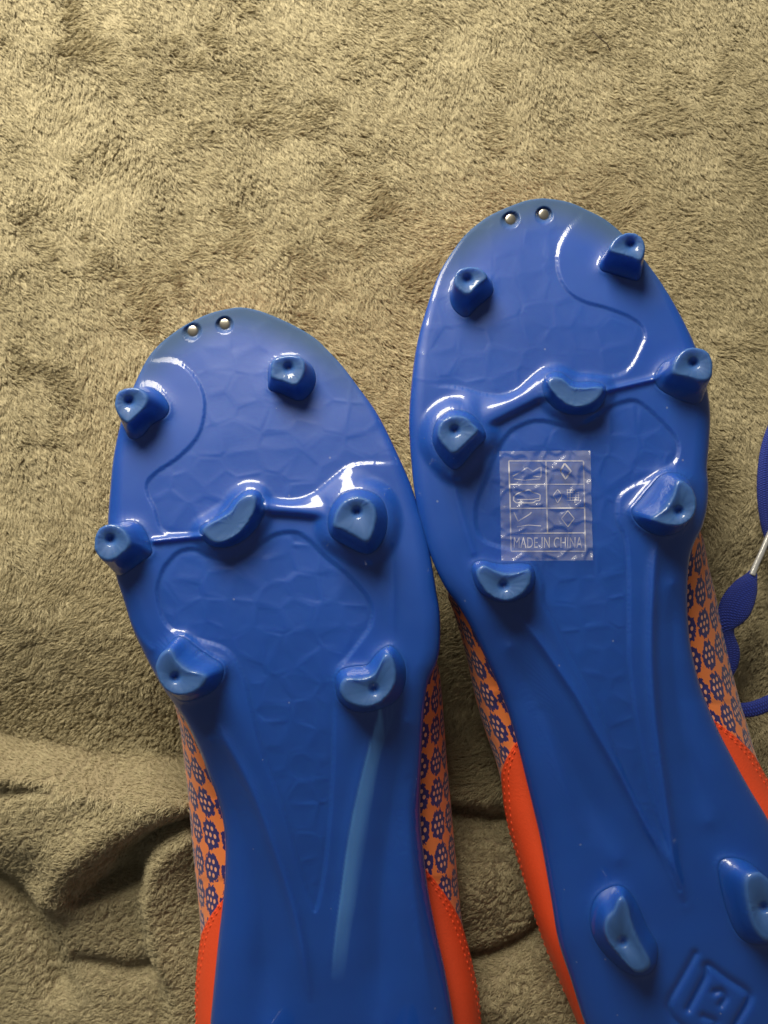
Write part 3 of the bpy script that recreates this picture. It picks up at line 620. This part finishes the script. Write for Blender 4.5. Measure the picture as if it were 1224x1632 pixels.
y1_ = lambda p: Zm(640, 300, 4.08, p); y2_ = lambda p: Zm(860, 300, 4.08, p); y3_ = lambda p: Zm(640, 660, 3.825, p); y4_ = lambda p: Zm(900, 660, 3.778, p); y7_ = lambda p: Zm(780, 1250, 2.757, p)
B = dict(
    seed=77, mid=(940, 1050), rest=0.002, tip=(865, 316), heel=(1120, 1800),
    label='blue studded football boot lying sole up with clear sticker on its sole',
    left=[(850, 317.5), (831, 322), (797, 335.5), (772, 349), (743, 373), (721, 401), (702, 432), (689, 463), (677, 501), (667, 537), (660, 575), (655, 619), (652, 668), (653, 700), (655, 730), (660, 780), (670, 832), (687, 888), (708, 934), (730, 965), (750, 999), (771, 1043), (793, 1092), (812, 1143), (825, 1188), (837, 1237), (850, 1290), (862, 1342), (878, 1431), (890, 1500), (910, 1562), (932, 1632), (955, 1690), (990, 1740), (1030, 1775), (1075, 1795)],
    right=[(885, 318), (909, 323), (934, 334), (963, 349), (990, 371), (1012, 395), (1031, 419), (1056, 454), (1081, 496), (1104, 542), (1120, 585), (1129, 630), (1132, 665), (1130, 708), (1127, 745), (1129, 774), (1127, 808), (1119, 840), (1107, 864), (1099, 890), (1096, 925), (1096, 978), (1101, 1030), (1115, 1090), (1128, 1125), (1143, 1160), (1165, 1203), (1193, 1254), (1224, 1306), (1250, 1360), (1272, 1420), (1290, 1500), (1297, 1580), (1288, 1650), (1258, 1715), (1212, 1762), (1165, 1790)],
    base=[(300, 49.6), (370, 51.7), (450, 53.8), (550, 56.2), (690, 58.5), (850, 59.5), (1000, 58.5), (1150, 55), (1300, 51), (1450, 49), (1632, 47), (1820, 44)],
    recess=[([(945, 290), (928, 340), (905, 366), (889, 400), (891, 437), (906, 464), (930, 480), (965, 490), (1000, 503), (1022, 518), (1028, 536), (1020, 557), (1007, 582), (990, 596), (960, 600), (925, 596), (890, 588), (862, 592), (845, 605), (825, 622), (800, 630), (770, 628), (742, 620), (715, 616), (650, 612), (580, 600), (600, 400), (720, 270), (860, 240)], 0.6, 2.6),
            ([(776, 759), (790, 722), (807, 694), (823, 681), (849, 671), (870, 671), (889, 676), (909, 680), (931, 675), (958, 656), (987, 642), (1012, 638), (1032, 650), (1056, 672), (1076, 695), (1082, 715), (1075, 737), (1053, 753), (1006, 776), (986, 795), (985, 829), (998, 862), (1002, 925), (1002, 1040), (1006, 1086), (1014, 1151), (1025, 1205), (1040, 1275), (1062, 1345), (1084, 1420), (1050, 1350), (1000, 1250), (955, 1135), (910, 1050), (880, 989), (866, 960), (864, 925), (840, 885), (770, 860), (758, 810)], 0.7, 3.5)],
    ridge=[([(966, 622), (1000, 614), (1042, 604)], 1.3, 4.5, False),
           ([(815, 969), (857, 1018), (891, 1067), (921, 1112), (945, 1156), (970, 1200), (1000, 1254), (1034, 1319), (1070, 1381), (1092, 1440)], 1.7, 8, False),
           ([(1051, 858), (1043, 898), (1039, 978), (1038, 1040), (1041, 1108), (1047, 1172), (1057, 1250), (1067, 1322), (1077, 1391), (1092, 1440)], 1.6, 8, False),
           ([(720, 758), (735, 820), (754, 880)], 0.5, 6, False), ([(812, 1030), (872, 1150), (935, 1270), (985, 1370)], -2.4, 30, False), ([(1072, 930), (1074, 1060), (1092, 1190), (1130, 1310)], -2.2, 26, False), ([(860, 1130), (900, 1250), (935, 1340)], 0.8, 12, False),
           # sunk emblem near the heel: rounded plate and the letter P
           ([(1108, 1520), (1086, 1560), (1066, 1596), (1068, 1614), (1083, 1632), (1112, 1652), (1140, 1668), (1158, 1655)], -1.0, 6.0, False),
           ([(1097, 1608), (1112, 1580), (1124, 1556), (1128, 1538), (1160, 1560), (1191, 1581), (1192, 1597), (1172, 1632), (1158, 1655)], -1.2, 6.0, False),
           ([(1139, 1581), (1150, 1580), (1156, 1590), (1149, 1602)], -1.1, 5.5, False),
           ([(1121, 1620), (1140, 1630), (1128, 1650)], -1.0, 6.0, False)],
    bank=[([(716, 615), (745, 622), (770, 630), (800, 631), (822, 624), (840, 608), (855, 596), (872, 588)], [(706, 640), (731, 648), (748, 650), (768, 660), (805, 640), (841, 621), (857, 606), (884, 598)], 2.5, 0)],
    mounds=[2, 4], fillet=[0.7, 0.35, 0.8, 0.7, 0.8, 1.8, 0.6, 0.8, 0.8], fade=[(665, 612), (945, 320)],
    bar=[([(764, 662), (805, 640), (841, 621), (857, 605), (886, 597), (888, 636), (862, 635), (774, 680)], 2.5)],
    studs=[
        (y2_([(455, 400), (490, 330), (560, 290), (630, 296), (675, 340), (685, 400), (660, 468), (600, 450), (530, 430)]), y2_([(385, 500), (420, 425), (500, 370), (590, 350), (660, 390), (670, 460), (668, 540), (640, 608), (560, 590), (470, 562), (402, 545)]), y2_([(592, 368)])[0], 10),
        (y1_([(345, 600), (362, 540), (430, 512), (510, 522), (555, 575), (500, 630), (430, 690), (362, 645)]), y1_([(312, 720), (330, 620), (400, 560), (560, 580), (598, 640), (588, 700), (500, 775), (420, 848), (342, 800)]), y1_([(430, 595)])[0], 9),
        (y3_([(222, 130), (240, 52), (310, 12), (390, 20), (430, 60), (465, 100), (400, 170), (320, 236), (268, 200)]), y3_([(185, 160), (210, 45), (300, -25), (420, -8), (500, 80), (515, 150), (450, 220), (350, 338), (290, 330), (220, 250)]), y3_([(325, 100)])[0], 9),
        (y2_([(870, 1200), (885, 1120), (940, 1052), (1010, 1035), (1090, 1062), (1125, 1130), (1115, 1230), (1050, 1250), (960, 1226)]), y2_([(745, 1270), (780, 1160), (880, 1100), (980, 1090), (1060, 1120), (1075, 1200), (1075, 1310), (1040, 1405), (950, 1400), (830, 1350)]), y2_([(1000, 1140)])[0], 10),
        (y2_([(55, 1270), (90, 1230), (150, 1242), (205, 1290), (300, 1302), (400, 1290), (402, 1340), (340, 1398), (230, 1420), (130, 1370)]), y2_([(12, 1290), (42, 1212), (130, 1192), (230, 1252), (340, 1252), (428, 1280), (428, 1370), (370, 1450), (250, 1480), (120, 1450), (42, 1380)]), None, 6),
        (y4_([(525, 630), (600, 580), (650, 500), (680, 410), (712, 402), (770, 460), (795, 540), (770, 620), (700, 668), (600, 665)]), y4_([(395, 590), (440, 520), (520, 425), (580, 360), (670, 350), (745, 390), (770, 470), (770, 560), (745, 650), (680, 715), (570, 738), (450, 680)]), y4_([(685, 585)])[0], 10),
        (y3_([(455, 965), (500, 922), (560, 952), (640, 975), (720, 965), (760, 940), (790, 975), (780, 1040), (730, 1100), (640, 1138), (550, 1110), (490, 1050)]), y3_([(425, 930), (480, 890), (600, 910), (740, 905), (800, 930), (818, 1000), (790, 1085), (700, 1140), (600, 1148), (500, 1105), (445, 1040)]), y3_([(622, 1045)])[0], 9),
        (y7_([(545, 560), (575, 492), (608, 530), (628, 620), (662, 700), (708, 790), (650, 828), (580, 762), (515, 670), (512, 600)]), y7_([(440, 560), (480, 475), (570, 440), (640, 500), (695, 620), (745, 720), (715, 825), (620, 840), (510, 755), (448, 660)]), y7_([(585, 690)])[0], 10),
        (y7_([(1130, 420), (1190, 392), (1245, 450), (1275, 560), (1272, 660), (1222, 690), (1172, 640), (1140, 540)]), y7_([(1000, 350), (1060, 318), (1160, 355), (1235, 450), (1260, 580), (1240, 690), (1160, 705), (1080, 655), (1020, 500)]), y7_([(1205, 540)])[0], 10),
    ],
    rivets=[(814, 350), (867, 342)],
    sil_left=[(925, 702), (955, 716), (1001, 731), (1038, 742), (1077, 750), (1116, 758), (1156, 770), (1185, 780), (1214, 791), (1240, 798), (1271, 804), (1308, 812), (1359, 829), (1417, 847), (1475, 865), (1526, 884), (1562, 900), (1632, 929), (1700, 958), (1760, 1020), (1800, 1090)],
    sil_right=[(835, 1117), (860, 1122), (898, 1128), (935, 1138), (972, 1146), (1004, 1153), (1047, 1162), (1086, 1171), (1121, 1180), (1151, 1190), (1186, 1199), (1211, 1207), (1254, 1226), (1304, 1254), (1360, 1280), (1450, 1303), (1550, 1314), (1650, 1304), (1740, 1250), (1800, 1160)],
    red_left=(1172, 1234), red_right=(1138, 1205))

bootA, zA, outA = build_boot('football_boot', A)
bootB, zB, outB = build_boot('football_boot', B)

# ------------------------------------------------------------------ clear sticker on the right boot's sole
def build_sticker():
    nx, ny = 74, 88
    corners = np.array([(796, 719), (941, 718), (945, 893), (799, 894)], float)
    s, t = np.meshgrid(np.linspace(0, 1, nx), np.linspace(0, 1, ny))
    def place(s, t):
        p = ((1 - s) * (1 - t))[..., None] * corners[0] + (s * (1 - t))[..., None] * corners[1] + (s * t)[..., None] * corners[2] + ((1 - s) * t)[..., None] * corners[3]
        return p[..., 0], p[..., 1]
    def zsurf(px, py):
        f1, f2, ox, oy, hx, hy = voronoi(px / 36 + 3 + 0.45 * perlin(px / 30, py / 30, 60), py / 30 + 3 + 0.35 * perlin(px / 25, py / 25, 64), 61)
        cr = 0.7 * np.clip(1 - (f2 - f1) / 0.35, 0, 1) + 3.4 * (ox * (hx - .5) + oy * (hy - .32)) * smooth(0, .3, f2 - f1) + 0.22 * perlin(px / 14, py / 14, 62)
        edge = 1.0
        return 0.00055 + 0.0011 * np.clip(0.8 + cr, 0, 2.6) * edge
    px, py = place(s, t); px = px + 0.8 * perlin(s * 9, t * 9, 63); 
    zb = np.interp(py.ravel(), *np.array([(y, np.max(zB(np.linspace(800, 940, 7), np.full(7, y)))) for y in np.linspace(715, 900, 24)]).T)
    z = zb.reshape(px.shape) + zsurf(px, py)
    V = unproj(px, py, z)
    o = mesh_obj('sticker', V.reshape(-1, 3), grid_faces(ny, nx), FILM, bootB)
    o['label'] = 'clear crinkled plastic sticker with white material symbols'
    # printed lines, draped on the film
    pv, pf = [], []
    def drape(p):
        p = np.asarray(p, float); zb2 = np.interp(p[:, 1], np.linspace(715, 900, 24), ZR); return unproj(p[:, 0], p[:, 1], zb2 + zsurf(p[:, 0], p[:, 1]) + 0.00018)
    ZR = np.array([np.max(zB(np.linspace(800, 940, 7), np.full(7, y))) for y in np.linspace(715, 900, 24)])
    def line(pts, w=1.9):
        P = np.asarray(pts, float)
        d = np.concatenate([[0], np.cumsum(np.linalg.norm(np.diff(P, axis=0), axis=1))]); n = max(2, int(d[-1] / 3)); q = np.linspace(0, d[-1], n)
        P = np.stack([np.interp(q, d, P[:, 0]), np.interp(q, d, P[:, 1])], -1)
        T = np.gradient(P, axis=0); T /= np.linalg.norm(T, axis=1)[:, None] + 1e-9; Nn = np.stack([-T[:, 1], T[:, 0]], -1) * w / 2
        b = sum(len(a) for a in pv); pv.append(drape(P + Nn)); pv.append(drape(P - Nn))
        for i in range(n - 1): pf.append((b + i, b + i + 1, b + n + i + 1, b + n + i))
    zz_ = lambda p: Zm(780, 700, 6.8, p)
    line(zz_([(210, 235), (1020, 235), (1030, 620), (1040, 1215), (235, 1215), (225, 700), (210, 235)]), 2.2)
    line(zz_([(612, 235), (622, 700), (630, 1015)]), 2.2); line(zz_([(215, 490), (1025, 488)]), 1.7)
    line(zz_([(230, 750), (1030, 745)]), 1.9); line(zz_([(235, 1020), (1035, 1015)]), 1.7)
    line(zz_([(815, 262), (885, 345), (825, 432), (768, 345), (815, 262)]), 2.6)                       # hide diamond
    line(zz_([(265, 620), (300, 590), (380, 560), (430, 545), (470, 575), (550, 600), (548, 665), (500, 668), (480, 690), (290, 690), (262, 665), (265, 620)]), 1.8)   # shoe
    line(zz_([(300, 655), (470, 652), (540, 640)]), 1.2)
    line(zz_([(255, 400), (330, 360), (410, 305), (470, 350), (560, 300), (560, 410), (470, 400)]), 1.8); line(zz_([(270, 430), (380, 445), (550, 430)]), 1.4)
    line(zz_([(265, 790), (310, 890), (440, 810), (455, 790)]), 1.8); line(zz_([(300, 950), (420, 930), (560, 940)]), 1.4)
    line(zz_([(740, 545), (790, 610), (740, 690), (690, 610), (740, 545)]), 1.4)
    for q in range(5): line(zz_([(845 + 30 * q, 545), (845 + 30 * q, 665)]), 0.9); line(zz_([(838, 550 + 28 * q), (975, 550 + 28 * q)]), 0.9)
    line(zz_([(850, 775), (920, 860), (850, 950), (780, 860), (850, 775)]), 1.4); line(zz_([(850, 950), (900, 885)]), 1.6)
    pr = mesh_obj('printed_symbols', np.concatenate(pv), pf, PRINT, o)
    fc = bpy.data.curves.new('txt', 'FONT'); fc.body = 'MADE IN CHINA'; fc.size = 1.0; fc.space_character = 1.05; fc.resolution_u = 3
    fo = bpy.data.objects.new('txt', fc); S.collection.objects.link(fo); bpy.context.view_layer.update()
    me = bpy.data.meshes.new_from_object(fo.evaluated_get(bpy.context.evaluated_depsgraph_get()))
    v = np.array([x.co[:] for x in me.vertices]); bpy.data.objects.remove(fo); bpy.data.curves.remove(fc)
    x0, x1 = v[:, 0].min(), v[:, 0].max(); h0, h1 = v[:, 1].min(), v[:, 1].max()
    q = np.stack([819 + (v[:, 0] - x0) / (x1 - x0) * 109, 873.5 - (v[:, 1] - h0) / (h1 - h0) * 17.5], -1)
    wv = drape(q)
    mesh_obj('printed_lettering', wv, [tuple(p.vertices) for p in me.polygons], PRINT, o)
    bpy.data.meshes.remove(me)
build_sticker()

# ------------------------------------------------------------------ lace of the right boot
def flat_tube(name, pts, mat, parent, flat=0.45, nA=18):
    """pts: (px, py, z mm, width px)"""
    P = catmull(pts, sub=8); C = unproj(P[:, 0], P[:, 1], P[:, 2] * .001); w = P[:, 3] * 0.00022 / 2
    T = np.gradient(C, axis=0); T /= np.linalg.norm(T, axis=1)[:, None]
    sd = np.cross(T, (0, 0, 1.0)); sd /= np.linalg.norm(sd, axis=1)[:, None]; up = np.cross(sd, T)
    a = np.linspace(0, 2 * np.pi, nA, endpoint=False)
    se = lambda v: np.sign(v) * np.abs(v) ** 0.8
    V = C[:, None] + (w[:, None] * se(np.cos(a)))[..., None] * sd[:, None] + (np.minimum(w, 0.0035)[:, None] * flat * se(np.sin(a)))[..., None] * up[:, None]
    L_ = np.concatenate([[0], np.cumsum(np.linalg.norm(np.diff(C, axis=0), axis=1))]) * 1000
    uv = np.stack([np.repeat(L_[:, None], nA, 1), np.repeat(np.abs(np.linspace(-1, 1, nA))[None], len(C), 0) * w[:, None] * 2000], -1)
    n = len(C); f = [tuple(q) for q in grid_faces(n, nA, True)] + [tuple(range(nA)), tuple((n - 1) * nA + i for i in range(nA))]
    return mesh_obj(name, V.reshape(-1, 3), f, mat, parent, uv=uv)
l1 = flat_tube('lace', [(1140, 1090, 22, 26), (1160, 1066, 24, 26), (1166, 1040, 25, 27), (1158, 1012, 26, 25), (1158, 994, 27, 36), (1172, 968, 27, 54), (1187, 940, 26, 44), (1197, 920, 25, 22), (1200, 911, 25, 13)], LACE, bootB)
flat_tube('aglet', [(1198, 917, 25.4, 11), (1204, 902, 24.6, 9.5), (1214, 880, 23, 9), (1226, 852, 21, 9), (1236, 830, 19, 8)], AGLET, l1, flat=0.9, nA=12)
flat_tube('lace', [(1262, 640, 12, 24), (1236, 680, 16, 25), (1222, 730, 18, 26), (1219, 790, 18, 26), (1228, 850, 16, 25), (1250, 900, 12, 24), (1285, 940, 9, 24)], LACE, bootB)
flat_tube('lace', [(1150, 1128, 16, 24), (1178, 1132, 18, 25), (1200, 1130, 20, 26), (1222, 1122, 20, 26), (1250, 1108, 17, 25), (1290, 1090, 12, 24)], LACE, bootB)

# ------------------------------------------------------------------ pile of the blanket, loose thread
build_pile([(outA, 70), (outB, 70)])
tx = np.array([(945, 50, 4.5), (953, 58, 5.2), (960, 64, 5.0), (967, 70, 5.3), (973, 82, 4.6)])
th_ = flat_tube('loose_thread', [(a, b, c, 2.2) for a, b, c in tx], THREAD, None, flat=1.0, nA=8)
th_['label'] = 'short dark loose thread lying on the blanket beyond the toes'; th_['category'] = 'thread'
